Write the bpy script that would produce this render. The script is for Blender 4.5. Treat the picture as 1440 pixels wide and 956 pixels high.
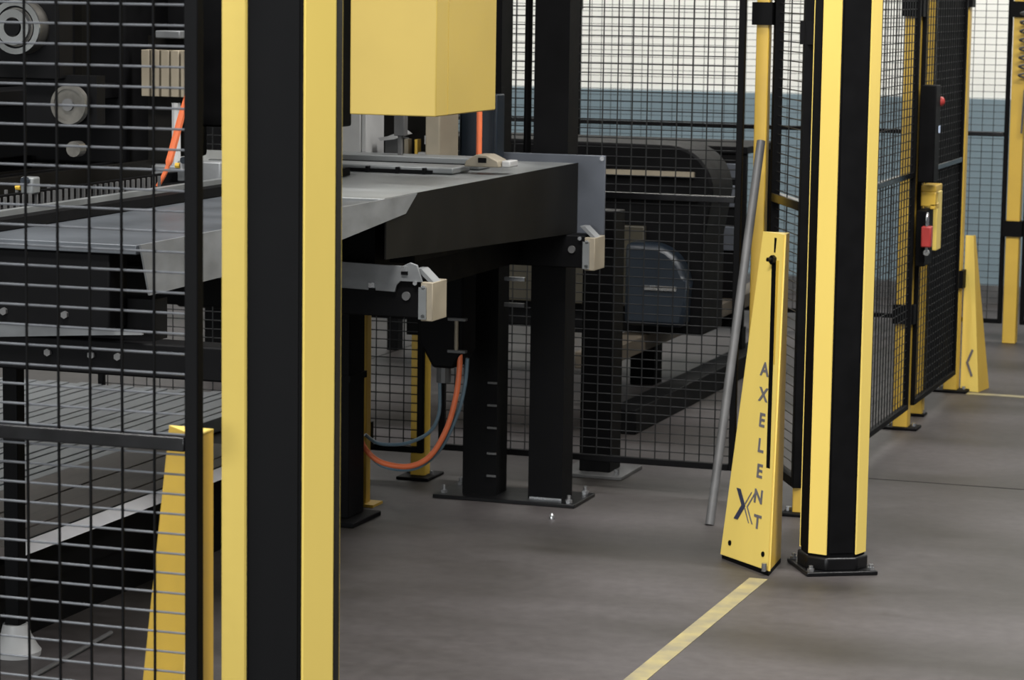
import bpy, bmesh, math, random
from mathutils import Vector, Matrix
random.seed(7)
S = bpy.context.scene
for o in list(bpy.data.objects): bpy.data.objects.remove(o, do_unlink=True)
COL = S.collection
R = math.radians

# ------------------------------------------------------------------ camera
CAM_H = 1.58
F_PX, PITCH, ROLL, YAW = 3866.28, 0.1287617, 0.0141208, 0.3299989
fwd = Vector((-math.sin(YAW)*math.cos(PITCH), math.cos(YAW)*math.cos(PITCH), -math.sin(PITCH)))
rt = Vector((math.cos(YAW), math.sin(YAW), 0)); up = rt.cross(fwd)
rt2 = rt*math.cos(ROLL)+up*math.sin(ROLL); up2 = up*math.cos(ROLL)-rt*math.sin(ROLL)
cd = bpy.data.cameras.new('camera'); cam = bpy.data.objects.new('camera', cd); COL.objects.link(cam)
m = Matrix((rt2, up2, -fwd)).transposed().to_4x4(); m.translation = (0, 0, CAM_H)
cam.matrix_world = m
cd.sensor_width = 36; cd.lens = 36*F_PX/1440
cd.clip_start = .05; cd.clip_end = 100
cd.dof.use_dof = True; cd.dof.focus_distance = 6.0; cd.dof.aperture_fstop = 14
S.camera = cam

# ------------------------------------------------------------------ world, lamps, exposure
w = bpy.data.worlds.new('hall_light'); S.world = w; w.use_nodes = True
w.node_tree.nodes['Background'].inputs[0].default_value = (.80, .88, 1.0, 1)
w.node_tree.nodes['Background'].inputs[1].default_value = .055
def area(name, loc, target, sx, sy, power, col=(1, .98, .955)):
    l = bpy.data.lights.new(name, 'AREA'); l.shape = 'RECTANGLE'; l.size = sx; l.size_y = sy; l.energy = power; l.color = col
    o = bpy.data.objects.new(name, l); COL.objects.link(o); o.location = loc
    o.rotation_euler = (Vector(target)-Vector(loc)).to_track_quat('-Z', 'Y').to_euler()
    return o
area('front_fill', (-2.2, -5.0, 2.0), (-2.2, 5.0, 1.4), 6.0, 3.6, 430, (.95, .98, 1))  # added soft fill from behind the camera, standing for an unseen doorway
area('overhead_light_row', (-1.9, 2.4, 5.8), (-1.6, 4.6, 0), 3.6, .8, 330)
area('overhead_light_row', (.9, 6.6, 5.8), (-.2, 6.6, 0), .7, 4.4, 360)
area('overhead_light_row', (-2.6, 12.7, 5.2), (-2.6, 14.0, 1.2), 7.0, .6, 175)  # unseen row added to brighten the back wall, aimed away from the housing
area('overhead_light_row', (-6.4, 5.4, 5.6), (-3.6, 5.6, .3), .7, 2.4, 75)  # unseen row added on the left to light the low slats
S.view_settings.view_transform = 'Standard'; S.view_settings.look = 'None'
S.view_settings.gamma = 1; S.view_settings.use_curve_mapping = False
S.view_settings.exposure = 0.8

# ------------------------------------------------------------------ materials
def mat(name, col, rough=.5, metal=0., var=.12, scale=9., stretch=(1, 1, 1), bump=0., spec=.5, col2=None, coat=0.):
    mt = bpy.data.materials.new(name); mt.use_nodes = True
    n = mt.node_tree.nodes; l = mt.node_tree.links; b = n['Principled BSDF']
    tc = n.new('ShaderNodeTexCoord'); mp = n.new('ShaderNodeMapping'); mp.inputs['Scale'].default_value = stretch
    nz = n.new('ShaderNodeTexNoise'); nz.inputs['Scale'].default_value = scale; nz.inputs['Detail'].default_value = 6
    l.new(tc.outputs['Object'], mp.inputs[0]); l.new(mp.outputs[0], nz.inputs['Vector'])
    rp = n.new('ShaderNodeValToRGB'); rp.color_ramp.elements[0].position = .34; rp.color_ramp.elements[1].position = .68
    c2 = col2 or tuple(c*(1-var*2) for c in col)
    rp.color_ramp.elements[0].color = (*c2, 1); rp.color_ramp.elements[1].color = (*col, 1)
    l.new(nz.outputs['Fac'], rp.inputs[0]); l.new(rp.outputs[0], b.inputs['Base Color'])
    mr = n.new('ShaderNodeMapRange'); mr.inputs[3].default_value = max(.03, rough-.08); mr.inputs[4].default_value = min(1, rough+.1)
    l.new(nz.outputs['Fac'], mr.inputs[0]); l.new(mr.outputs[0], b.inputs['Roughness'])
    b.inputs['Metallic'].default_value = metal; b.inputs['Specular IOR Level'].default_value = spec
    b.inputs['Coat Weight'].default_value = coat; b.inputs['Coat Roughness'].default_value = .15
    if bump:
        bp = n.new('ShaderNodeBump'); bp.inputs['Strength'].default_value = bump; bp.inputs['Distance'].default_value = .004
        n2 = n.new('ShaderNodeTexNoise'); n2.inputs['Scale'].default_value = scale*12
        l.new(tc.outputs['Object'], n2.inputs['Vector']); l.new(n2.outputs['Fac'], bp.inputs['Height']); l.new(bp.outputs[0], b.inputs['Normal'])
    return mt
M = dict(
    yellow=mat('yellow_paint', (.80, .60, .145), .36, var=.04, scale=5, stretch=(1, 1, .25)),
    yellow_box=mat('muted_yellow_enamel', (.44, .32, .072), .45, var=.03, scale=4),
    yellow_deep=mat('deep_yellow_and_shaded_face', (.56, .36, .045), .40, var=.06, scale=6),  # own paint of the fence posts; also painted shade on narrow stay faces
    black=mat('black_paint', (.0028, .0028, .0032), .6, var=.2, scale=14, spec=.09),
    blackgloss=mat('black_gloss_paint', (.0045, .0045, .005), .32, var=.1, scale=20, spec=.25),
    wire=mat('wire_highlight_grey', (.17, .18, .195), .34, .55, var=.1, scale=20, spec=1.0, coat=.6),  # black cross wires: their overhead highlight is put into this grey base colour
    rail=mat('black_rail_gloss', (.004, .004, .0045), .2, var=.05, scale=20, spec=.4),
    farwire=mat('black_wire', (.010, .0105, .011), .45, var=.1, scale=20),
    tablesheet=mat('dull_table_sheet', (.085, .094, .105), .42, .35, var=.15, scale=6),
    steel=mat('grey_steel', (.20, .21, .21), .45, .4, var=.18, scale=7, stretch=(.4, 1, 1)),
    darksteel=mat('dark_rolled_steel', (.0065, .006, .005), .45, 0, var=.25, scale=6, spec=.10),
    bluesteel=mat('blue_grey_steel', (.105, .115, .135), .42, .5, var=.14, scale=5),
    zinc=mat('zinc', (.55, .56, .57), .25, .9, var=.1, scale=30),
    white=mat('off_white_paint', (.38, .38, .375), .5, var=.08, scale=8),
    brightwhite=mat('white_edge_paint', (.90, .89, .91), .45, var=.05, scale=12),
    beige=mat('beige_painted_metal', (.26, .225, .165), .5, .1, var=.1, scale=10),
    greysheet=mat('galvanised_sheet', (.20, .208, .212), .45, .3, var=.16, scale=10, stretch=(1, 1, 2)),
    brown=mat('brown_worn_board', (.085, .070, .062), .6, var=.2, scale=8, stretch=(6, .6, 1)),
    orange=mat('orange_hose_rubber', (.75, .17, .06), .45, var=.06, scale=20),
    bluehose=mat('blue_grey_hose_rubber', (.10, .16, .20), .35, var=.1, scale=20),
    red=mat('red_plastic', (.40, .04, .035), .35, var=.1, scale=20),
    grey=mat('grey_plastic', (.085, .085, .085), .5, var=.15, scale=15),
    cream=mat('cream_wall_paint', (.80, .80, .745), .8, var=.03, scale=1.2),
    teal=mat('teal_grey_wall_paint', (.165, .228, .26), .6, var=.06, scale=1.5),
    wood=mat('tan_timber', (.09, .072, .05), .7, var=.2, scale=6, stretch=(4, .5, 4)),
    darkblue=mat('dark_blue_enamel', (.006, .011, .018), .4, var=.1, scale=8),
    ink=mat('blue_black_ink', (.03, .035, .07), .5, var=.1, scale=30),
    greyink=mat('grey_ink', (.14, .13, .14), .5, var=.1, scale=30),
    sticker=mat('pale_blue_sticker', (.55, .66, .85), .5, var=.05, scale=30),
    line=mat('yellow_floor_paint', (.30, .25, .105), .55, var=.12, scale=14, col2=(.17, .15, .095)),
    slat=mat('pale_galvanised_slat', (.17, .182, .195), .5, .2, var=.08, scale=10),
    olive=mat('olive_brown_enamel', (.034, .029, .017), .5, var=.15, scale=7),
    shaft=mat('chrome_shaft', (.55, .56, .57), .2, .95, var=.1, scale=12),
    disc=mat('clouded_steel_disc', (.20, .19, .17), .3, .75, var=.25, scale=18),
)
def floor_mat():
    mt = mat('sealed_concrete', (.068, .061, .061), .50, var=.1, scale=1.0, stretch=(.8, 2.0, 1), bump=.08, spec=.22, col2=(.026, .023, .020))
    n = mt.node_tree.nodes; l = mt.node_tree.links; b = n['Principled BSDF']
    tc = [x for x in n if x.type == 'TEX_COORD'][0]; rp = [x for x in n if x.type == 'VALTORGB'][0]
    nz = n.new('ShaderNodeTexNoise'); nz.inputs['Scale'].default_value = 26; nz.inputs['Detail'].default_value = 8
    l.new(tc.outputs['Object'], nz.inputs['Vector'])
    mx = n.new('ShaderNodeMix'); mx.data_type = 'RGBA'; mx.blend_type = 'OVERLAY'; mx.inputs[0].default_value = .35
    l.new(rp.outputs[0], mx.inputs[6]); l.new(nz.outputs['Fac'], mx.inputs[7])
    # small dark specks and stains
    vo = n.new('ShaderNodeTexNoise'); vo.inputs['Scale'].default_value = 5.5; vo.inputs['Detail'].default_value = 3
    l.new(tc.outputs['Object'], vo.inputs['Vector'])
    r2 = n.new('ShaderNodeValToRGB'); r2.color_ramp.elements[0].position = .68; r2.color_ramp.elements[1].position = .80
    r2.color_ramp.elements[0].color = (1, 1, 1, 1); r2.color_ramp.elements[1].color = (.55, .5, .45, 1)
    l.new(vo.outputs['Fac'], r2.inputs[0])
    m2 = n.new('ShaderNodeMix'); m2.data_type = 'RGBA'; m2.blend_type = 'MULTIPLY'; m2.inputs[0].default_value = 1
    l.new(mx.outputs[2], m2.inputs[6]); l.new(r2.outputs[0], m2.inputs[7]); l.new(m2.outputs[2], b.inputs['Base Color'])
    return mt
M['floor'] = floor_mat()

# ------------------------------------------------------------------ mesh helpers
class MB:
    def __init__(s): s.v = []; s.f = []
    def quadset(s, vs, fs):
        b = len(s.v); s.v += [tuple(v) for v in vs]; s.f += [tuple(i+b for i in f) for f in fs]; return s
    def bx(s, x0, x1, y0, y1, z0, z1):
        return s.quadset([(x, y, z) for z in (z0, z1) for y in (y0, y1) for x in (x0, x1)],
            [(0, 2, 3, 1), (4, 5, 7, 6), (0, 1, 5, 4), (2, 6, 7, 3), (0, 4, 6, 2), (1, 3, 7, 5)])
    def bar(s, p0, p1, wd, ht, upv=(0, 0, 1)):
        p0 = Vector(p0); p1 = Vector(p1); d = (p1-p0).normalized(); u = Vector(upv)
        if abs(d.dot(u)) > .98: u = Vector((0, 1, 0))
        a = d.cross(u).normalized(); u = a.cross(d)
        vs = [p+a*(sx*wd/2)+u*(sz*ht/2) for p in (p0, p1) for sx, sz in ((-1, -1), (1, -1), (1, 1), (-1, 1))]
        return s.quadset(vs, [(0, 1, 2, 3), (4, 7, 6, 5), (0, 4, 5, 1), (1, 5, 6, 2), (2, 6, 7, 3), (3, 7, 4, 0)])
    def prism(s, base, top):
        n = len(base)
        return s.quadset(list(base)+list(top), [tuple(reversed(range(n))), tuple(range(n, 2*n))]+[(i, (i+1) % n, (i+1) % n+n, i+n) for i in range(n)])
    def ext(s, poly, axis, a, b):           # poly of 2-D points extruded along axis ('x','y','z')
        k = {'x': lambda p, t: (t, p[0], p[1]), 'y': lambda p, t: (p[0], t, p[1]), 'z': lambda p, t: (p[0], p[1], t)}[axis]
        return s.prism([k(p, a) for p in poly], [k(p, b) for p in poly])
    def tube(s, pts, r, n=8, cap=True):
        pts = [Vector(p) for p in pts]; rs = r if isinstance(r, (list, tuple)) else [r]*len(pts)
        b = len(s.v); u = None
        for i, p in enumerate(pts):
            d = (pts[min(i+1, len(pts)-1)]-pts[max(i-1, 0)]).normalized()
            if u is None:
                u = Vector((0, 0, 1)) if abs(d.z) < .9 else Vector((1, 0, 0))
            u = (u-d*u.dot(d)).normalized(); a = d.cross(u)
            s.v += [tuple(p+(u*math.cos(t)+a*math.sin(t))*rs[i]) for t in (2*math.pi*k/n for k in range(n))]
        for i in range(len(pts)-1):
            for k in range(n):
                s.f.append((b+i*n+k, b+i*n+(k+1) % n, b+(i+1)*n+(k+1) % n, b+(i+1)*n+k))
        if cap:
            s.f.append(tuple(b+k for k in reversed(range(n)))); s.f.append(tuple(b+(len(pts)-1)*n+k for k in range(n)))
        return s
    def cyl(s, p0, p1, r, n=16, r1=None): return s.tube([p0, p1], [r, r if r1 is None else r1], n)
    def mesh(s, name, mt, smooth=False):
        me = bpy.data.meshes.new(name); me.from_pydata(s.v, [], s.f); me.update()
        bm = bmesh.new(); bm.from_mesh(me); bmesh.ops.recalc_face_normals(bm, faces=bm.faces); bm.to_mesh(me); bm.free()
        me.materials.append(M[mt] if isinstance(mt, str) else mt)
        if smooth:
            me.shade_smooth() if hasattr(me, 'shade_smooth') else None
            me.set_sharp_from_angle(angle=R(40))
        return me
    def build(s, name, mt, parent=None, bevel=0, smooth=False, kind=None, label=None):
        o = bpy.data.objects.new(name, s.mesh(name, mt, smooth or bevel > 0)); COL.objects.link(o); o.parent = parent
        if bevel:
            bv = o.modifiers.new('bevel', 'BEVEL'); bv.width = bevel; bv.segments = 2; bv.limit_method = 'ANGLE'; bv.angle_limit = R(40)
        if kind: o['kind'] = kind
        if label: o['label'] = label
        return o
def part(name, mesh, parent, loc=(0, 0, 0), rot=(0, 0, 0)):     # a part sharing mesh data
    o = bpy.data.objects.new(name, mesh); COL.objects.link(o); o.parent = parent; o.location = loc; o.rotation_euler = rot; return o
def thing(name, label, cat, loc=(0, 0, 0), rz=0, group=None):
    o = bpy.data.objects.new(name, None); COL.objects.link(o); o.location = loc; o.rotation_euler = (0, 0, rz)
    o.empty_display_size = .1
    return tag(o, label, cat, group)
def tag(o, label, cat, group=None):
    o['label'] = label; o['category'] = cat
    if group: o['group'] = group
    return o
def struct(o): o['kind'] = 'structure'; return o
def dup(o, parent=None):
    c = o.copy(); COL.objects.link(c); c.parent = parent
    for ch in list(o.children): dup(ch, c)
    return c
def arc(cx, cy, r, a0, a1, n): return [(cx+r*math.cos(R(a0+(a1-a0)*k/n)), cy+r*math.sin(R(a0+(a1-a0)*k/n))) for k in range(n+1)]
def spline(pts, n=8):
    P = [Vector(p) for p in pts]; P = [P[0]*2-P[1]]+P+[P[-1]*2-P[-2]]; out = []
    for i in range(1, len(P)-2):
        for k in range(n):
            t = k/n; a, b, c, d = P[i-1:i+3]
            out.append(.5*((2*b)+(c-a)*t+(2*a-5*b+4*c-d)*t*t+(3*b-a-3*c+d)*t**3))
    return out+[P[-2]]

# ================================================================== SETTING
fl = struct(MB().bx(-9, 5, -5.2, 14.0, -.2, 0).build('floor', 'floor'))
for y in (1.9, 8.72):
    MB().bx(-9, 5, y, y+.008, -.001, .0006).build('floor_joint', 'black', fl)
for x in (-4.3, .35):
    MB().bx(x, x+.008, -5.2, 14, -.001, .0006).build('floor_joint', 'black', fl)
wb = struct(MB().bx(-9, 5, 14.0, 14.2, 0, 5).build('wall_back', 'cream'))
MB().bx(-9, 5, 13.985, 14.0, 0, 1.035).build('painted_dado', 'teal', wb, label='teal grey painted lower wall band')
MB().bx(-9, 5, 13.975, 14.0, 0, .09).build('wall_kerb', 'grey', wb)
struct(MB().bx(-9, -5.3, -5.4, -5.2, 0, 5).bx(.9, 5, -5.4, -5.2, 0, 5).bx(-5.3, .9, -5.4, -5.2, 3.9, 5).build('wall_front', 'cream'))  # unseen wall, its opening shaped around the added front fill
wl = struct(MB().bx(-9.2, -9, -5.4, 14.2, 0, 5).build('wall_left', 'cream'))
MB().bx(-9, -8.985, -5.2, 14.0, 0, 1.035).build('painted_dado', 'teal', wl)
l1 = tag(MB().bx(-1.742, -1.692, 2.0, 7.09, .0002, .0016).build('floor_line', 'line'), 'yellow painted floor line running from the lettered yellow stay', 'floor marking')
l2 = tag(MB().bx(-1.78, 4.6, 10.73, 10.78, .0002, .0016).build('floor_line', 'line'), 'yellow painted floor line starting beside the far gate post', 'floor marking')

# ================================================================== LIGHT CURTAIN POSTS
def light_post(label):
    t = thing('light_curtain_post', label, 'post', group='black and yellow light curtain posts')
    b, c = .0395, .0405                       # half front face, chamfer leg
    a = b+c
    oc = [(-b, -a), (b, -a), (a, -b), (a, b), (b, a), (-b, a), (-a, b), (-a, -b)]
    s = .985
    MB().ext([(x*s, y*s) for x, y in oc], 'z', .012, 2.1).build('column', 'black', t, bevel=.003)
    strip = MB()
    h = .0272; th = .0035
    strip.bx(-h, h, -th, .001, .055, 2.08)
    sm = strip.mesh('corner_strip', 'yellow')
    for k, ang in enumerate((45, 135, 225, 315)):
        d = (a+b)/math.sqrt(2)
        rz = R(ang)
        o = part('corner_strip', sm, t, (d*math.sin(rz), -d*math.cos(rz), 0), (0, 0, rz))
    # slightly raised window strip on each flat face
    fm = MB().bx(-.034, .034, -.003, .001, .06, 2.07).mesh('face_strip', 'black')
    for ang in (0, 90, 180, 270):
        rz = R(ang); part('face_strip', fm, t, (a*s*math.sin(rz), -a*s*math.cos(rz), 0), (0, 0, rz))
    k = 1.10
    col = MB().ext([(x*k, y*k) for x, y in oc], 'z', .010, .048)
    col.build('collar', 'blackgloss', t, bevel=.006)
    MB().bx(-.1, .1, -.1, .1, 0, .012).build('base_plate', 'blackgloss', t, bevel=.003)
    bm_ = MB().cyl((0, 0, .012), (0, 0, .02), .010, 6).cyl((0, 0, .02), (0, 0, .028), .006, 10).mesh('bolt', 'zinc')
    for x in (-.085, .085):
        for y in (-.085, .085): part('bolt', bm_, t, (x, y, 0))
    MB().ext([(x*.95, y*.95) for x, y in oc], 'z', 2.1, 2.13).build('cap', 'blackgloss', t, bevel=.004)
    return t
p1 = light_post('tall black post with yellow strips in front of the wire fence')
p1.location = (-1.600, 3.64, 0); p1.rotation_euler.z = R(16.1)
p2 = dup(p1); p2.location = (-1.562, 7.30, 0); p2.rotation_euler.z = R(29)
p2['label'] = 'black post with yellow strips bolted down beside the lettered yellow stay'

# ================================================================== SUPPORT STAYS
def text_mesh(body, size, mt, ext=.0006):
    c = bpy.data.curves.new('txt', 'FONT'); c.body = body; c.size = size; c.extrude = ext; c.offset = .0016; c.align_x = 'CENTER'; c.align_y = 'CENTER'
    o = bpy.data.objects.new('txt', c); COL.objects.link(o)
    dg = bpy.context.evaluated_depsgraph_get(); dg.update()
    me = bpy.data.meshes.new_from_object(o.evaluated_get(dg)); bpy.data.objects.remove(o); bpy.data.curves.remove(c)
    me.materials.clear(); me.materials.append(M[mt]); return me
HST = .917
def stay_geo(z):
    t = z/HST
    k = 1+(.375-1)*t; k2 = 1+(.44-1)*t
    Fp = Vector((.012*k, -.185*k, z)); Lp = Fp+Vector((-.183*k2, .17*k2, 0)); Rp = Vector((0, 0, z))
    return Fp, Lp, Rp
def stay(label, letters=True):
    t = thing('support_stay', label, 'fence stay', group='yellow folded support stays')
    z0 = .012
    F0, L0, R0 = stay_geo(z0); F1, L1, R1 = stay_geo(HST)
    nrm = (L0-F0).cross(F1-F0).normalized()
    if nrm.y > 0: nrm = -nrm
    th = .004
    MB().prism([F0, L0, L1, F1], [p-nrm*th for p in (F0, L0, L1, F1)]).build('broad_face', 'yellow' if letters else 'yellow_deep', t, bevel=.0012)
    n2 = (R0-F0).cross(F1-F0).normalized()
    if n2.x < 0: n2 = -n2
    MB().prism([F0, R0, R1, F1], [p-n2*th for p in (F0, R0, R1, F1)]).build('narrow_face', 'yellow_deep', t, bevel=.0012)  # same folded sheet as the broad face, its shade put into deeper yellow
    MB().prism([F1, L1, R1], [p-Vector((0, 0, .004)) for p in (F1, L1, R1)]).build('top_cap', 'yellow', t)
    # foot
    fo = MB(); fo.prism([(x, y, 0) for x, y in ((F0.x, F0.y-.006), (L0.x+.004, L0.y+.004), (R0.x-.02, R0.y+.004), (R0.x, R0.y))],
                        [(x, y, .012) for x, y in ((F0.x, F0.y-.006), (L0.x+.004, L0.y+.004), (R0.x-.02, R0.y+.004), (R0.x, R0.y))])
    fo.build('foot_plate', 'black', t)
    MB().cyl((F0.x-.014, F0.y-.004, .012), (F0.x-.014, F0.y-.004, .034), .007, 8).build('anchor_bolt', 'zinc', t)
    # frame on the broad face: e along face (towards left), g up
    def on(z, s, off=.0006):                          # s = fraction from the fold
        a, b, _ = stay_geo(z); return a.lerp(b, s)+nrm*off
    za, zb = .285, .845
    if not letters: return t
    sl = MB()
    sl.prism([on(za, .10), on(za, .185), on(zb, .49), on(zb, .31)], [on(za, .10, -.001), on(za, .185, -.001), on(zb, .49, -.001), on(zb, .31, -.001)])
    sl.build('slot', 'black', t)
    sl2 = MB().prism([on(za+.28, .13), on(za+.28, .17), on(zb, .31), on(zb, .20)], [on(za+.28, .13, -.001), on(za+.28, .17, -.001), on(zb, .31, -.001), on(zb, .20, -.001)])
    sl2.build('slot_edge', 'yellow_deep', t)
    c = on(.845, .40)
    MB().cyl(c-nrm*.004, c+nrm*.010, .013, 6).cyl(c+nrm*.010, c+nrm*.022, .006, 10).build('slot_bolt', 'blackgloss', t)
    c2 = on(.895, .40)
    MB().prism([on(.865, .37), on(.865, .43), on(.905, .46), on(.905, .36)], [on(.865, .37, -.001), on(.865, .43, -.001), on(.905, .46, -.001), on(.905, .36, -.001)]).build('slot_mouth', 'black', t)
    hm = MB().cyl((0, 0, 0), (0, 0, .002), .0075, 12).mesh('bolt_hole', 'black')
    q = nrm.to_track_quat('Z', 'Y').to_euler()
    for s_, z_ in ((.14, .052), (.83, .052)):
        part('bolt_hole', hm, t, on(z_, s_, 0), q)
    if letters:
        e = -(L0-F0).normalized(); g = nrm.cross(e).normalized()
        mtx = Matrix((e, g, nrm)).transposed().to_4x4()
        for i, ch in enumerate('AXELENT'):
            z = .545-.069*i
            me = text_mesh(ch, .058, 'greyink')
            o = part('letter', me, t); mm = mtx.copy(); mm.translation = on(z, .265+.13*(z/.5), .0008); o.matrix_local = mm
            o.scale = (1, .9, 1)
        # crossed logo: filled left chevron, outlined right chevron
        ctr = on(.165, .60, .0008)
        def pl(poly, name, mt):
            p = [ctr+e*x+g*y for x, y in poly]
            MB().prism(p, [q_+nrm*.0008 for q_ in p]).build(name, mt, t)
        hx, hy, tk = .048, .043, .020
        pl([(-hx, hy), (-hx+tk, hy), (.004, 0), (-hx+tk, -hy), (-hx, -hy), (-.016, 0)], 'logo_chevron', 'ink')
        tk2 = .006
        pl([(hx, hy), (hx-tk2, hy), (.010, 0), (hx-tk2, -hy), (hx, -hy), (.010+tk2, 0)], 'logo_chevron', 'greyink')
        pl([(hx-.018, hy), (hx-.018-.004, hy), (.0, .008), (.004, .005)], 'logo_stroke', 'greyink')
        pl([(hx-.018, -hy), (hx-.018-.004, -hy), (.0, -.008), (.004, -.005)], 'logo_stroke', 'greyink')
    return t
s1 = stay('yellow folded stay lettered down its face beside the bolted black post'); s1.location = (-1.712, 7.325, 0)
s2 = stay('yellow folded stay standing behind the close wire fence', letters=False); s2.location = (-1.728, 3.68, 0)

# ================================================================== FENCES
def panel(label, loc, rz, wd, px=.050, pz=.0288, wr=.0016, single=False, wm='farwire', z0=.085, z1=2.05, mid=.92, group=None, cat='fence panel', name='mesh_fence_panel', fr=.020):
    """panel in local X from 0 to wd, plane y=0"""
    t = thing(name, label, cat, loc, rz, group)
    h = fr/2
    MB().bx(0, fr, -h, h, z0, z1).build('stile', 'black', t, bevel=.002)
    MB().bx(wd-fr, wd, -h, h, z0, z1).build('stile', 'black', t, bevel=.002)
    MB().bx(fr, wd-fr, -h, h, z0, z0+fr).build('bottom_rail', 'black', t, bevel=.002)
    MB().bx(fr, wd-fr, -h, h, z1-fr, z1).build('top_rail', 'black', t, bevel=.002)
    MB().bx(fr, wd-fr, -h, h, mid, mid+fr).build('middle_rail', 'rail', t, bevel=.002)
    n = 8 if single else 4
    xs = []; x = wd-fr-px
    while x > fr+.01: xs.append(x); x -= px
    zs = []; z = z1-fr-pz
    while z > z0+fr+.006: zs.append(z); z -= pz
    if single:
        vm = MB().cyl((0, 0, z0+h), (0, 0, z1-h), wr*1.25, n).mesh('wire', 'black', True); hm = MB().cyl((fr*.5, 0, 0), (wd-fr*.5, 0, 0), wr, n).mesh('wire', wm, True)  # uprights stay black, cross wires carry the painted highlight
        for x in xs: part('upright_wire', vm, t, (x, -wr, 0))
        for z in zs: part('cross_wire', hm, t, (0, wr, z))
    else:
        b = MB()
        for x in xs: b.cyl((x, -wr, z0+h), (x, -wr, z1-h), wr*1.2, n)
        for z in zs: b.cyl((fr*.5, wr, z), (wd-fr*.5, wr, z), wr, n)
        b.build('wire_mesh', wm, t, kind='stuff')
    return t
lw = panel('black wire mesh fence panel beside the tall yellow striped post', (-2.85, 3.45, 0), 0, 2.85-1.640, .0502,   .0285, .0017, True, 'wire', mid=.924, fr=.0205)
def fence_post(label, loc, rz=0, wd=.05, h=2.1, foot='black', group='yellow fence posts', fs=(.12, .14), brk=(.45, 1.45)):
    t = thing('fence_post', label, 'fence post', loc, rz, group)
    MB().bx(-wd/2, wd/2, -wd/2, wd/2, .008, h).build('post_tube', 'yellow_deep', t, bevel=.003)
    MB().bx(-fs[0]/2, fs[0]/2, -fs[1]/2, fs[1]/2, 0, .010).build('foot_plate', foot, t, bevel=.003)
    MB().bx(-wd/2, wd/2, -wd/2, wd/2, h, h+.012).build('post_cap', 'black', t)
    bmh = MB().bx(-wd/2-.012, wd/2+.012, -wd/2-.012, wd/2+.004, -.035, .035).mesh('clamp_bracket', 'black')
    for z in brk: part('clamp_bracket', bmh, t, (0, 0, z))
    bl = MB().cyl((0, 0, .01), (0, 0, .022), .008, 6).mesh('bolt', 'zinc')
    for sx in (-1, 1): part('bolt', bl, t, (sx*fs[0]*.36, 0, 0))
    return t
FY = 8.22
panel('black wire mesh panel between the leaning bar and the machine columns', (-3.06, FY, 0), 0, .985, .048, .0288, .0017)
panel('black wire mesh panel behind the looped hoses', (-4.237, 8.13, 0), 0, 1.157, .048, .0288, .0017)
fence_post('yellow fence post with black foot behind the looped hoses', (-3.105, 8.17, 0), 0, .05, fs=(.11, .15), brk=(.5, 1.45))
sp = thing('support_prop', 'slim yellow prop with yellow foot behind the thick black leg', 'prop', (-3.098, 7.66, 0))
MB().bx(-.018, .018, -.018, .018, .008, .735).build('prop_tube', 'yellow_deep', sp, bevel=.002)
MB().bx(-.035, .05, -.04, .04, 0, .008).build('foot_plate', 'yellow_deep', sp)
ca = Vector((-2.045, 8.42)); cb = Vector((-1.845, 8.02)); dr = cb-ca
fence_post('yellow fence post at the angled corner behind the lettered stay', (-2.052, 8.36, 0), 0, .04, fs=(.1, .1), brk=(1.5,))
panel('narrow black wire mesh panel set at an angle behind the lettered stay', (-2.012, 8.375, 0), math.atan2(dr.y, dr.x), dr.length-.03, .20, .0288, .0018, fr=.028)
fence_post('yellow fence post hidden behind the bolted black post', (-1.822, 8.03, 0), 0, .04, fs=(.1, .1), brk=(1.45,))
# long side
panel('black wire mesh panel between the bolted black post and the gate', (-1.822, 8.09, 0), R(90), 1.60, .048, .0288, .0017)
fence_post('yellow gate post on a black foot carrying the red padlock', (-1.855, 9.79, 0), 0, .055, fs=(.13, .10), brk=(.42, 1.52))
gate = panel('black wire mesh gate with a lock between two yellow posts', (-1.822, 9.80, 0), R(90), .865, .048, .0288, .0017, name='mesh_gate', cat='gate')
fence_post('yellow gate post backed by a stay with a cross mark', (-1.852, 10.80, 0), 0, .055, fs=(.14, .11), brk=(.45, 1.55))
fence_post('yellow fence post seen through the wire of the gate', (-1.862, 10.12, 0), 0, .05, fs=(.07, .07), brk=(1.62,))
# stay at the far gate post
t = thing('support_stay', 'yellow stay with a cross mark behind the far gate post', 'fence stay', (-1.80, 10.83, 0))
MB().prism([(-.02, 0, .0), (.055, -.02, .0), (.012, -.005, .62), (-.02, 0, .62)], [(-.02, .004, .0), (.055, -.016, .0), (.012, -.001, .62), (-.02, .004, .62)]).build('broad_face', 'yellow', t)
MB().prism([(.055, -.02, 0), (.075, .12, 0), (.016, .02, .62), (.012, -.005, .62)], [(.051, -.018, 0), (.071, .12, 0), (.012, .02, .62), (.008, -.003, .62)]).build('narrow_face', 'yellow_deep', t)  # side away from the light, darkened by colour
for sg in (1, -1):
    MB().prism([(.000, -.0062, .115+sg*.0), (.010, -.0090, .115), (.030, -.0142, .115+sg*.05), (.022, -.0122, .115+sg*.055)],
               [(.000, -.0082, .115+sg*.0), (.010, -.0110, .115), (.030, -.0162, .115+sg*.05), (.022, -.0142, .115+sg*.055)]).build('cross_mark', 'greyink', t)
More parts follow.
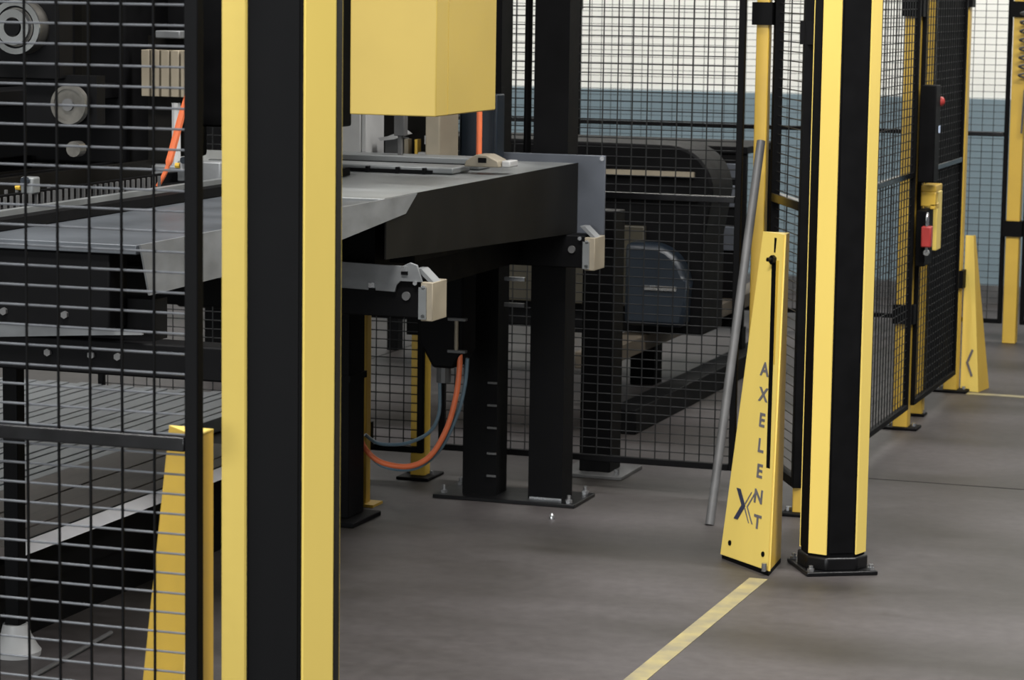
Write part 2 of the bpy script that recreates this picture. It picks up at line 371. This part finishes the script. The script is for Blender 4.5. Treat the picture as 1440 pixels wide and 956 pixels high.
# lock hardware, all on the gate (local x along the gate, local -y... world +X)
g = gate
MB().bx(.31, .845, .006, .009, .105, 2.03).build('infill_sheet', 'black', g)
def gb(x0, x1, y0, y1, z0, z1): return MB().bx(x0+.015, x1+.015, y0, y1, z0, z1)     # local: x -> world Y, y -> world -X
gb(-.11, -.02, -.070, -.012, .90, 1.245).build('lock_case', 'black', g, bevel=.004)
MB().cyl((-.02, -.05, 1.185), (.0, -.05, 1.185), .008, 10).build('knob_stem', 'zinc', g)
MB().tube([(-.005, -.055, 1.185), (.0, -.062, 1.185), (.012, -.068, 1.185), (.018, -.072, 1.185)], [.008, .018, .018, .008], 14).build('release_knob', 'red', g, smooth=True)
gb(-.045, -.022, -.0725, -.070, 1.075, 1.10).build('sticker', 'sticker', g)
gb(-.03, .10, -.065, -.012, .862, .886).build('hasp_arm', 'yellow_deep', g, bevel=.003)
gb(-.03, .0, -.065, -.012, .81, .862).build('hasp_cheek', 'yellow_deep', g, bevel=.003)
gb(-.03, .05, -.065, -.045, .80, .82).build('hasp_lip', 'yellow_deep', g, bevel=.003)
gb(.10, .19, -.05, -.012, .64, .855).build('hasp_plate', 'yellow', g, bevel=.003)
gb(-.10, .05, -.045, -.012, .60, .80).build('latch_box', 'black', g, bevel=.003)
pd = thing('padlock', 'red padlock hanging on the yellow gate hasp', 'padlock', (-1.852+.084, 9.70, .672))
MB().bx(-.018, .018, -.02, .02, 0, .075).build('lock_body', 'red', pd, bevel=.005)
MB().tube(spline([(0, -.013, .07), (0, -.013, .105), (0, 0, .12), (0, .013, .105), (0, .013, .07)], 5), .004, 8).build('shackle', 'zinc', pd, smooth=True)
MB().cyl((0, 0, 0), (0, 0, -.02), .005, 8).cyl((0, -.004, -.02), (0, .004, -.02), .011, 12).build('key', 'zinc', pd)

# back fence across the hall
BY = 12.42
for i, (x0, wd, lb) in enumerate(((-5.6, 1.62, 'black wire mesh back fence panel behind the dark machine housing'), (-3.95, 2.04, 'black wire mesh back fence panel before the teal wall by the gate'), (-1.83, 1.5, 'black wire mesh back fence panel beside the coiled cable'))):
    panel(lb, (x0, BY, 0), 0, wd, .05, .030, .0013, mid=.93)
fence_post('yellow back fence post with a coiled cable hanging on it', (-1.872, BY, 0), 0, .06, fs=(.06, .06), brk=(.52, 1.50), foot='yellow_deep')
fence_post('yellow back fence post behind the tall black columns', (-3.97, BY, 0), 0, .05, fs=(.06, .06), brk=(.52, 1.50), foot='yellow_deep')
cc = MB(); pts = [(-1.838, BY-.06, 2.0), (-1.838, BY-.06, 1.56)]
for k in range(8*13):
    a = 2*math.pi*k/13; pts.append((-1.838+.028*math.cos(a), BY-.065-.022*math.sin(a), 1.50-k*.0030))
pts += [(-1.838, BY-.06, 1.14), (-1.845, BY-.06, .95)]
cc.tube(pts, .005, 6)
tag(cc.build('coiled_cable', 'grey', smooth=True), 'dark coiled cable hanging on the back fence post', 'cable')

# leaning bar
tag(MB().tube([(-2.492, 7.665, 0), (-2.492, 7.665, .006), (-2.492, 7.665, .014), (-2.492, 7.665, .018)], [.009, .009, .006, .003], 10).build('floor_stud', 'zinc', smooth=True), 'small bright metal stud in the floor before the column plate', 'stud')
tag(MB().cyl((-2.033, 7.764, 0), (-2.012, 8.195, 1.115), .0135, 14).build('leaning_bar', 'grey', smooth=True), 'slim grey bar leaning against the wire mesh corner', 'bar')

# ================================================================== BEYOND THE FENCE: dark housing and frame
hs = thing('machine_housing', 'dark rounded machine housing behind the wire mesh', 'machine', (-2.84, 9.6, 0))
prof = [(-1.9, .30), (.24, .30), (.24, .66)]+arc(.10, .83, .17, 0, 90, 8)[::1]+[(-1.9, 1.02)]
MB().ext(prof, 'y', .15, .45).build('shell', 'black', hs, bevel=.01)
MB().bx(-1.9, .20, .135, .15, .885, .905).build('trim_bar', 'beige', hs)
MB().bx(-1.9, .22, .135, .15, .80, .815).build('trim_bar', 'grey', hs)
MB().bx(-1.9, .02, .12, .15, .40, .70).build('side_door', 'olive', hs, bevel=.004)
MB().bx(-.36, -.30, .11, .122, .56, .58).build('door_handle', 'zinc', hs)
MB().ext([(-.03, .34), (.20, .34), (.205, .50)]+arc(.06, .50, .145, 0, 90, 6)+[(-.03, .645)], 'y', .04, .14).build('corner_cover', 'darkblue', hs, bevel=.02)
MB().bx(.05, .17, .034, .039, .475, .492).build('plate_tag', 'zinc', hs)
for y in (.2, .85): MB().bx(-.24, -.14, y, y+.12, 0, .295).build('leg', 'black', hs, bevel=.004)
MB().bx(-.25, -.13, .1, 1.0, .295, .30).build('base_rail', 'black', hs)
MB().bx(-1.85, -1.75, .3, .42, 0, .30).build('leg', 'black', hs, bevel=.004)
tag(MB().bx(-2.90, -2.80, 9.15, 11.8, .30-.06, .30).build('timber_beam', 'wood', bevel=.004), 'tan timber beam running under the dark machine housing', 'beam')
tag(MB().bx(-2.80, -2.70, 9.25, 11.4, 0.0, .09).build('floor_beam', 'black', bevel=.004), 'black steel beam lying on the floor behind the wire mesh', 'beam')
rk = thing('storage_rack', 'low black rack with grey panels behind the dark machine housing', 'rack', (-2.76, 11.0, 0))
MB().bx(-1.6, 0, 0, .03, .18, .90).build('rack_sheet', 'black', rk, bevel=.004)
MB().bx(-1.6, .005, -.01, .5, .90, .93).build('rack_top', 'black', rk, bevel=.003)
for x in (-1.58, -.8, -.05): MB().bx(x, x+.05, .0, .06, 0, .18).build('leg', 'black', rk)
for x in (-1.58, -.05): MB().bx(x, x+.05, .42, .48, 0, .90).build('leg', 'black', rk)
for x0, x1, z0, z1 in ((-.26, -.03, .68, .77), (-.24, -.03, .50, .60), (-.30, -.03, .80, .86)): MB().bx(x0, x1, -.012, -.001, z0, z1).build('panel', 'bluesteel', rk, bevel=.003)
MB().bx(-.22, -.12, -.016, -.012, .655, .668).build('label_strip', 'white', rk)
pc = thing('support_pillar', 'short black pillar on a base plate just behind the wire mesh', 'pillar', (-2.595, 8.48, 0))
MB().bx(-.052, .052, -.06, .06, .012, .86).build('pillar_tube', 'black', pc, bevel=.003)
MB().bx(-.11, .11, -.12, .12, 0, .012).build('base_plate', 'grey', pc, bevel=.002)
for x in (-.085, .085): MB().cyl((x, -.09, .012), (x, -.09, .03), .009, 6).build('anchor_bolt', 'zinc', pc)
# ================================================================== MACHINE COLUMNS
cp = thing('machine_column_pair', 'pair of tall black square columns on one bolted floor plate', 'machine frame', (-2.705, 7.95, 0))
MB().bx(-.235, .225, -.105, .11, 0, .012).build('floor_plate', 'blackgloss', cp, bevel=.002)
cm = MB().bx(-.055, .055, -.05, .05, .012, 2.4).mesh('column', 'black')
for x in (-.10, .115): part('column', cm, cp, (x, -.005, 0))
MB().bx(-.155, .17, -.05, .05, 2.4, 2.5).build('head_beam', 'black', cp)
MB().bx(.065, .168, -.0565, -.055, .012, .018).build('weld_bead', 'zinc', cp)
bl = MB().cyl((0, 0, .012), (0, 0, .022), .011, 6).cyl((0, 0, .022), (0, 0, .036), .006, 8).mesh('anchor_bolt', 'zinc')
for x, y in ((-.21, -.07), (-.21, .08), (.20, -.08), (.20, .085), (-.165, .07)): part('anchor_bolt', bl, cp, (x, y, 0))
for z in (.68, .60): MB().bx(-.03, .015+.02, -.046, -.036, z, z+.012).build('cross_tie', 'zinc' if z > .65 else 'grey', cp)
for z in (.36, .29, .22, .14, .07): MB().bx(-.075, -.045, -.059, -.055, z, z+.006).build('cable_clip', 'grey', cp)
MB().cyl((-.165, .02, .012), (-.165, .02, .62), .006, 8).cyl((-.178, .02, .012), (-.178, .02, .62), .004, 8).build('conduit', 'grey', cp)
MB().cyl((.012, .03, .9), (.012, .03, 2.38), .012, 10).build('conduit', 'black', cp)
lg = thing('support_pillar', 'thick black machine leg on a square floor pad', 'pillar', (-3.066, 7.42, 0))
MB().bx(-.07, .045, -.06, .06, .015, .72).build('leg_tube', 'black', lg, bevel=.004)
MB().bx(-.12, .085, -.12, .10, 0, .015).build('floor_pad', 'black', lg, bevel=.003)
MB().bx(-.075, .05, -.065, .065, .42, .44).build('leg_band', 'black', lg)

# ================================================================== WORK TABLE
TX, TZ = -2.495, 1.05
tb = thing('work_table', 'long grey steel work table on black beams', 'work table', (0, 0, 0))
MB().bx(-3.8, TX, 6.30, 7.86, TZ-.02, TZ).build('table_top', 'steel', tb, bevel=.002)
MB().bx(-3.8, TX, 4.95, 6.215, TZ-.02, TZ).build('table_top', 'tablesheet', tb, bevel=.002)
MB().bx(-3.8, TX-.002, 6.215, 6.30, TZ-.02, TZ-.008).build('slot', 'black', tb)
MB().prism([(TX+.005, 6.30, TZ+.001), (TX+.005, 7.86, TZ+.001), (TX+.005, 7.86, .84), (TX+.005, 6.30, .90)], [(TX+.0005, 6.30, TZ+.001), (TX+.0005, 7.86, TZ+.001), (TX+.0005, 7.86, .84), (TX+.0005, 6.30, .90)]).build('side_plate', 'darksteel', tb)
fp = [(4.95, TZ+.001), (6.50, TZ+.001), (6.42, TZ-.045), (5.75, .955), (4.99, .945)]
MB().ext(fp, 'x', TX+.006, TX+.010).build('side_flap', 'greysheet', tb)
MB().bx(-2.90, -2.405, 7.86, 7.868, .83, 1.075).build('end_plate', 'bluesteel', tb, bevel=.002, label='upright blue grey end plate')
MB().cyl((-2.415, 7.856, 1.066), (-2.415, 7.86, 1.066), .007, 12).build('plate_rivet', 'zinc', tb)
MB().bx(-3.75, -2.56, 4.96, 5.04, .872, 1.028).build('front_beam', 'black', tb, bevel=.004)
MB().bx(-3.75, -2.30, 5.0, 5.08, .775, .845).build('front_beam', 'black', tb, bevel=.004)
MB().bx(-3.75, -2.50, 5.04, 5.10, .845, .93).build('front_web', 'black', tb)
MB().bx(-2.60, -2.53, 6.6, 7.74, .86, .98).build('side_beam', 'black', tb, bevel=.004)
MB().bx(-3.75, -2.62, 6.55, 7.70, .76, 1.0).build('under_box', 'black', tb)
MB().ext([(-2.86, .840), (-2.60, .858), (-2.50, .864), (-2.50, .870), (-2.60, .872), (-2.86, .868)], 'y', 4.985, 4.992).build('bright_strip', 'greysheet', tb)
bo = MB().cyl((0, 0, 0), (0, -.008, 0), .008, 6).mesh('beam_bolt', 'grey')
for x in (-2.72, -2.62, -2.56): part('beam_bolt', bo, tb, (x, 4.998, .815))
for x in (-2.80, -2.66): part('beam_bolt', bo, tb, (x, 4.96, .90))
# the two cross beams with beige end caps
def cross_beam(y):
    t = MB().bx(-1.35, -.025, 0, .09, .745, .842).build('cross_beam', 'black', tb, bevel=.003); t.location = (-2.405, y, 0)
    MB().bx(-.026, .006, -.012, .09, .740, .838).build('end_cap', 'beige', t, bevel=.002, label='beige end cap')
    MB().bx(-.030, -.010, -.018, -.012, .745, .825).build('cap_lip', 'steel', t)
    MB().prism([(-.045, 0, .87), (-.030, 0, .87), (.004, 0, .838), (-.010, 0, .838)], [(-.045, .05, .87), (-.030, .05, .87), (.004, .05, .838), (-.010, .05, .838)]).build('clip', 'greysheet', t)
    b_ = MB().cyl((0, 0, 0), (0, -.007, 0), .011, 14).mesh('roller_end', 'grey')
    part('roller_end', b_, t, (-.068, 0, .80))
    b2 = MB().cyl((0, 0, 0), (0, -.006, 0), .006, 6).mesh('beam_bolt', 'zinc')
    for x, z in ((-.04, .835), (-.018, .825), (-.018, .752)): part('beam_bolt', b2, t, (x, -.012, z))
    return t
c1 = cross_beam(6.40)
MB().ext([(-.60, .822), (-.095, .810), (-.09, .828), (-.080, .838), (-.022, .838), (-.036, .880), (-.055, .886), (-.075, .876), (-.60, .888)], 'y', -.014, -.006).build('front_sheet', 'greysheet', c1, bevel=.001)
fm_ = MB().bx(-.008, .008, -.022, -.014, -.006, .006).mesh('sheet_clip', 'zinc')
for x, z in ((-.068, .870), (-.155, .825)): part('sheet_clip', fm_, c1, (x, 0, z))
for x, z in ((-.068, .865), (-.155, .819)): MB().bx(x-.008, x+.008, -.021, -.0135, z-.010, z-.002).build('clip_gap', 'black', c1)
c2 = cross_beam(7.76)
# dark cable chain box under the table
kb = thing('cable_drag_box', 'black cable gland box hanging under the work table', 'machine part', (-2.79, 7.55, 0))
MB().ext([(-.09, .74), (.05, .74), (.05, .50), (.02, .45), (-.045, .45), (-.09, .53)], 'y', 0, .12).build('gland_body', 'black', kb, bevel=.008)
MB().cyl((.035, -.012, .505), (.035, -.012, .60), .006, 8).build('guide_rod', 'beige', kb)
for z in (.505, .60): MB().bx(.01, .065, -.02, 0, z-.004, z+.004).build('rod_bracket', 'grey', kb)
MB().cyl((-.03, .06, .45), (-.03, .06, .40), .022, 12).build('gland', 'grey', kb)
HY = 7.56
tag(MB().tube(spline([(-2.752, HY, .505), (-2.752, HY, .455), (-2.762, HY, .37), (-2.790, HY, .27), (-2.840, HY, .185), (-2.905, HY, .148), (-2.985, HY, .150), (-3.035, HY, .175), (-3.06, HY-.01, .22), (-3.065, HY-.02, .30)], 8), .0085, 10).build('orange_hose', 'orange', smooth=True), 'orange hose looping down under the work table', 'hose')
tag(MB().tube(spline([(-2.735, HY+.02, .48), (-2.742, HY+.02, .40), (-2.765, HY+.02, .31), (-2.82, HY+.02, .20), (-2.90, HY+.02, .138), (-3.0, HY+.02, .138), (-3.055, HY+.02, .18)], 8), .006, 8).build('dark_hose', 'bluehose', smooth=True), 'dark hose running close below the orange hose', 'hose')
tag(MB().tube(spline([(-2.835, HY+.05, .44), (-2.832, HY+.05, .38), (-2.835, HY+.05, .30), (-2.865, HY+.05, .245), (-2.93, HY+.05, .21), (-2.99, HY+.05, .20), (-3.03, HY+.04, .205), (-3.06, HY+.02, .23)], 8), .0055, 8).build('blue_hose', 'bluehose', smooth=True), 'blue grey hose curving above the orange hose', 'hose')

# ================================================================== YELLOW HEAD COVER
hd = thing('overhead_press', 'yellow box shaped machine head over the work table', 'press', (-2.475, 6.60, 0))
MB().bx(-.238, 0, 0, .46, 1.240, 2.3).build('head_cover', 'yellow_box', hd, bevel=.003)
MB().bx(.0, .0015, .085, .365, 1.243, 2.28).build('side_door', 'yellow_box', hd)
MB().bx(-.16, -.06, .2, 1.293, 2.302, 2.4).build('carrying_arm', 'black', hd)

# ================================================================== GANTRY ON THE TABLE
gy = thing('tool_gantry', 'pale grey tool gantry with a dark opening under the yellow head', 'machine part', (-2.94, 7.52, TZ))
MB().ext([(-.45, .002), (-.105, .002), (-.105, .17), (-.155, .20), (-.165, .25), (-.45, .25)], 'y', -.02, .14).build('cheek', 'white', gy, bevel=.006)
MB().bx(-.45, -.15, .03, .14, .252, 1.1).build('machine_upright', 'grey', gy, bevel=.006)
MB().bx(-.24, -.17, .0, .03, .30, .36).bx(-.22, -.16, .0, .03, .42, .56).build('upright_fitting', 'steel', gy, bevel=.004)
MB().bx(-.105, -.09, -.02, .14, .002, .22).build('cheek_edge', 'white', gy, bevel=.003)
MB().bx(.095, .14, -.02, .14, .002, .22).build('cheek', 'beige', gy, bevel=.004)
MB().bx(-.09, .095, .12, .14, .002, .22).build('back_panel', 'darksteel', gy)
MB().bx(-.055, .0, .04, .10, .005, .075).build('tool_block', 'grey', gy, bevel=.003)
MB().ext([(-.07, .075), (-.04, .080), (.01, .098), (.025, .088), (-.02, .072), (-.06, .066)], 'y', .02, .06).build('tool_lever', 'white', gy)
MB().bx(.022, .034, .0, .03, .03, .075).build('tool_clamp', 'beige', gy)
MB().bx(.055, .063, .0, .03, .03, .075).build('tool_clamp', 'yellow_deep', gy)
MB().bx(.066, .092, .0, .03, .028, .038).build('tool_rest', 'white', gy)
MB().bx(.074, .084, .03, .04, .06, .085).build('tool_tag', 'white', gy)
MB().bx(.040, .052, -.10, -.085, .002, .13).bx(.030, .062, -.105, -.075, .09, .155).build('plunger', 'grey', gy, bevel=.002)
MB().bx(-.45, .30, -.13, -.02, .002, .034).build('bed_bar', 'steel', gy, bevel=.003)
MB().bx(-.45, .26, -.136, -.130, .009, .018).build('bed_gap', 'black', gy)
MB().bx(-.45, .30, -.34, -.20, .002, .020).build('bed_bar', 'steel', gy, bevel=.004)
MB().bx(-.45, .24, -.352, -.340, .002, .011).build('bed_gap', 'black', gy)
tk = MB().bx(-.004, .004, -.362, -.345, .001, .018).mesh('stop_pin', 'black')
for x in (.0, .09, .18, .26): part('stop_pin', tk, gy, (x-.04, 0, 0))
br = thing('hinge_bracket', 'small beige hinge bracket at the edge of the work table', 'bracket', (-2.575, 7.28, TZ+.021))
MB().ext([(-.055, 0), (.05, 0), (.045, .018), (.01, .034), (-.02, .034), (-.05, .016)], 'y', -.04, .04).build('bracket_body', 'beige', br, bevel=.003)
MB().bx(-.012, .012, -.043, -.04, .012, .026).build('bracket_slot', 'black', br)
MB().bx(.05, .075, -.02, .05, .0, .018).build('bracket_nose', 'white', br, bevel=.003)
oh = thing('air_line', 'straight orange air line between the yellow head and the table', 'hose', (-2.735, 7.66, TZ+.002))
MB().cyl((0, 0, .018), (0, 0, .26), .0085, 12).build('line_tube', 'orange', oh, smooth=True)
MB().cyl((0, 0, 0), (0, 0, .018), .012, 10).build('fitting', 'black', oh)
MB().bx(-.05, .05, -.03, .03, -.0, .006).build('fitting_plate', 'steel', oh)
bb = thing('control_box', 'dark blue control box behind the orange air line', 'control box', (-2.775, 7.76, TZ+.002))
MB().bx(-.06, .06, 0, .07, 0, .2).build('box_body', 'darkblue', bb, bevel=.004)
MB().bx(-.05, .05, -.004, 0, .01, .17).build('box_lid', 'darkblue', bb)

# ================================================================== LEFT-HAND MACHINE ABOVE THE TABLE
mc = thing('roller_machine', 'black roller machine standing on the table behind the wire fence', 'machine', (-3.3, 6.0, TZ))
MB().bx(-.48, .02, .45, .95, .045, 1.2).build('machine_body', 'black', mc, bevel=.01)
MB().bx(-.48, .0, -.42, .45, .22, .26).build('machine_shelf', 'black', mc, bevel=.004)
MB().bx(-.48, -.10, -.1, .45, .26, .9).build('roller_housing', 'black', mc, bevel=.006)
MB().bx(-.02, .45, .70, .95, .14, 1.2).build('side_cabinet', 'black', mc, bevel=.006)
MB().bx(-.16, -.08, .40, .46, .27, .6).build('upright', 'darksteel', mc)
MB().bx(-.48, .385, -.93, 1.0, .002, .022).build('machine_bed', 'black', mc)
for k in range(7):
    x = -.50+.12*k
    MB().bx(x, x+.020, -.90, .42, .022, .046+.010*(k % 3)).build('slide_rail', 'darksteel' if k % 2 else 'black', mc)
MB().bx(.385, .425, -1.03, 1.0, .002, .024).build('edge_rail', 'black', mc)
MB().bx(.350, .372, -1.0, 1.0, .022, .034).build('edge_rail', 'steel', mc)
rb = MB().bx(-.003, .003, 0, .006, .022, .052).mesh('comb_tooth', 'grey')
for k in range(34): part('comb_tooth', rb, mc, (.30, -.85+.028*k, 0))
for k in range(10): part('comb_tooth', rb, mc, (.20, -.75+.05*k, 0))
MB().bx(.24, .36, .30, .36, .022, .075).build('rail_clamp', 'greysheet', mc, bevel=.004)
MB().bx(.28, .345, .52, .56, .05, .11).build('rail_clamp', 'white', mc, bevel=.004)
def wheel(parent, c, r, depth, mt, name, rings):
    prof = []
    b = MB(); b.tube([(c[0], c[1], c[2]), (c[0], c[1]-depth, c[2])], [r, r*.96], 32); b.build(name, mt, parent, smooth=True)
    y = c[1]-depth
    for (ra, rb, dz, m_) in rings:
        n = 32; vs = []; fs = []
        for k in range(n):
            a = 2*math.pi*k/n; ca_, sa_ = math.cos(a), math.sin(a)
            vs += [(c[0]+ra*ca_, y-dz, c[2]+ra*sa_), (c[0]+rb*ca_, y-dz, c[2]+rb*sa_), (c[0]+rb*ca_, y, c[2]+rb*sa_), (c[0]+ra*ca_, y, c[2]+ra*sa_)]
        for k in range(n):
            q = (k+1) % n*4; p = k*4
            fs += [(p, p+1, q+1, q), (p+1, p+2, q+2, q+1), (p+2, p+3, q+3, q+2), (p+3, p, q, q+3)]
        MB().quadset(vs, fs).build('wheel_ring', m_, parent)
wheel(mc, (.215, -.42, .418), .062, .05, 'disc', 'drive_wheel', ((.048, .061, .006, 'shaft'), (.044, .048, .004, 'black'), (.022, .040, .018, 'shaft'), (.0, .019, .019, 'black')))
MB().bx(-.2, .30, -.43, -.36, .30, .60).build('wheel_mount', 'black', mc, bevel=.004)
wheel(mc, (.325, -.42, .245), .046, .012, 'disc', 'idler_disc', ((.036, .044, .003, 'disc'), (.0, .014, .006, 'grey')))
MB().bx(.20, .38, -.40, -.36, .20, .31).build('disc_mount', 'black', mc)
MB().cyl((.335, -.40, .145), (.335, -.43, .145), .018, 14).build('disc_foot', 'disc', mc)
tbk = thing('terminal_block', 'cream ribbed terminal block behind the wire fence', 'terminal block', (-3.165, 6.42, TZ+.024))
for k in range(5): MB().bx(-.055+.028*k, -.055+.028*k+.023, 0, .05, .205, .325).build('rib', 'beige', tbk, bevel=.002)
MB().bx(-.06, .085, .05, .07, .0, .36).build('back_rail', 'darksteel', tbk)
MB().bx(-.01, .06, -.01, .04, .355, .375).build('clamp', 'greysheet', tbk, bevel=.003)
MB().cyl((.035, .02, .02), (.035, .02, .19), .012, 8).build('cable_stub', 'white', tbk)
MB().bx(-.04, .07, -.02, .04, .0, .03).build('block_foot', 'greysheet', tbk, bevel=.004)
tag(MB().tube(spline([(-2.905, 6.1, 1.345), (-2.925, 6.1, 1.315), (-2.950, 6.1, 1.25), (-2.968, 6.1, 1.19), (-2.99, 6.1, 1.12), (-3.015, 6.1, 1.075)], 8), [.008]*5+[.0095]*26+[.006]*10, 8).build('orange_cable', 'orange', smooth=True), 'orange cable dropping onto the table behind the wire fence', 'cable')
for i, (x, y, lb) in enumerate(((-3.02, 6.28, 'white and blue valve fitting near the orange cable'), (-3.01, 5.45, 'white and blue valve fitting on the long edge rail'))):
    v = thing('valve_fitting', lb, 'valve', (x, y, TZ+.05))
    MB().bx(-.016, .016, -.015, .02, 0.0, .038).build('valve_body', 'steel' if i else 'white', v, bevel=.004)
    MB().cyl((0, -.015, .03), (0, -.028, .03), .009, 10).build('valve_cap', 'darkblue', v)
    MB().cyl((-.022, 0, .014), (-.034, 0, .014), .007, 8).build('valve_nipple', 'yellow_deep', v)

# ================================================================== LOW STACK BEHIND THE LEFT FENCE
ps = thing('sheet_stack', 'low stack of grey sheets and brown boards behind the wire fence', 'material stack', (0, 0, 0))
SZ = .25
for k in range(30):
    x1 = -3.545-.040*k
    MB().bx(x1-.0375, x1, 5.3, 8.05, SZ-.045, SZ+.0025*(k % 3)).build('slat', 'slat', ps, bevel=.002)
for k in range(5):
    x1 = -3.165-.0765*k
    MB().bx(x1-.0745, x1, 5.62, 7.15, SZ-.03, SZ+.002*(k % 2)).build('board', 'brown', ps, bevel=.002)
MB().ext([(-3.164, SZ+.003), (-3.160, SZ+.003), (-3.135, SZ-.020), (-3.139, SZ-.022)], 'y', 5.62, 7.15).build('edge_strip', 'brightwhite', ps, label='bright white edge strip')
MB().bx(-3.170, -3.164, 5.62, 7.15, SZ, SZ+.005).build('edge_gap', 'black', ps)
MB().bx(-4.6, -3.20, 5.5, 8.0, .12, SZ-.05).build('stack_frame', 'black', ps)
for x in (-4.5, -3.85, -3.3):
    MB().bx(x, x+.09, 5.55, 7.95, 0, .12).build('runner', 'black', ps)
fl_ = thing('support_pillar', 'black machine leg on a grey flared foot behind the wire fence', 'pillar', (-3.14, 5.60, 0))
MB().bx(-.019, .019, -.019, .019, .05, .80).build('leg_tube', 'black', fl_, bevel=.003)
MB().tube([(0, 0, .0), (0, 0, .012), (0, 0, .022), (0, 0, .05), (0, 0, .075)], [.058, .060, .052, .036, .030], 20).build('flared_foot', 'white', fl_, smooth=True)
tag(MB().cyl((-2.99, 5.42, .008), (-3.02, 5.85, .008), .006, 8).build('steel_rod', 'grey', smooth=True), 'thin grey steel rod lying on the floor beside the flared foot', 'rod')
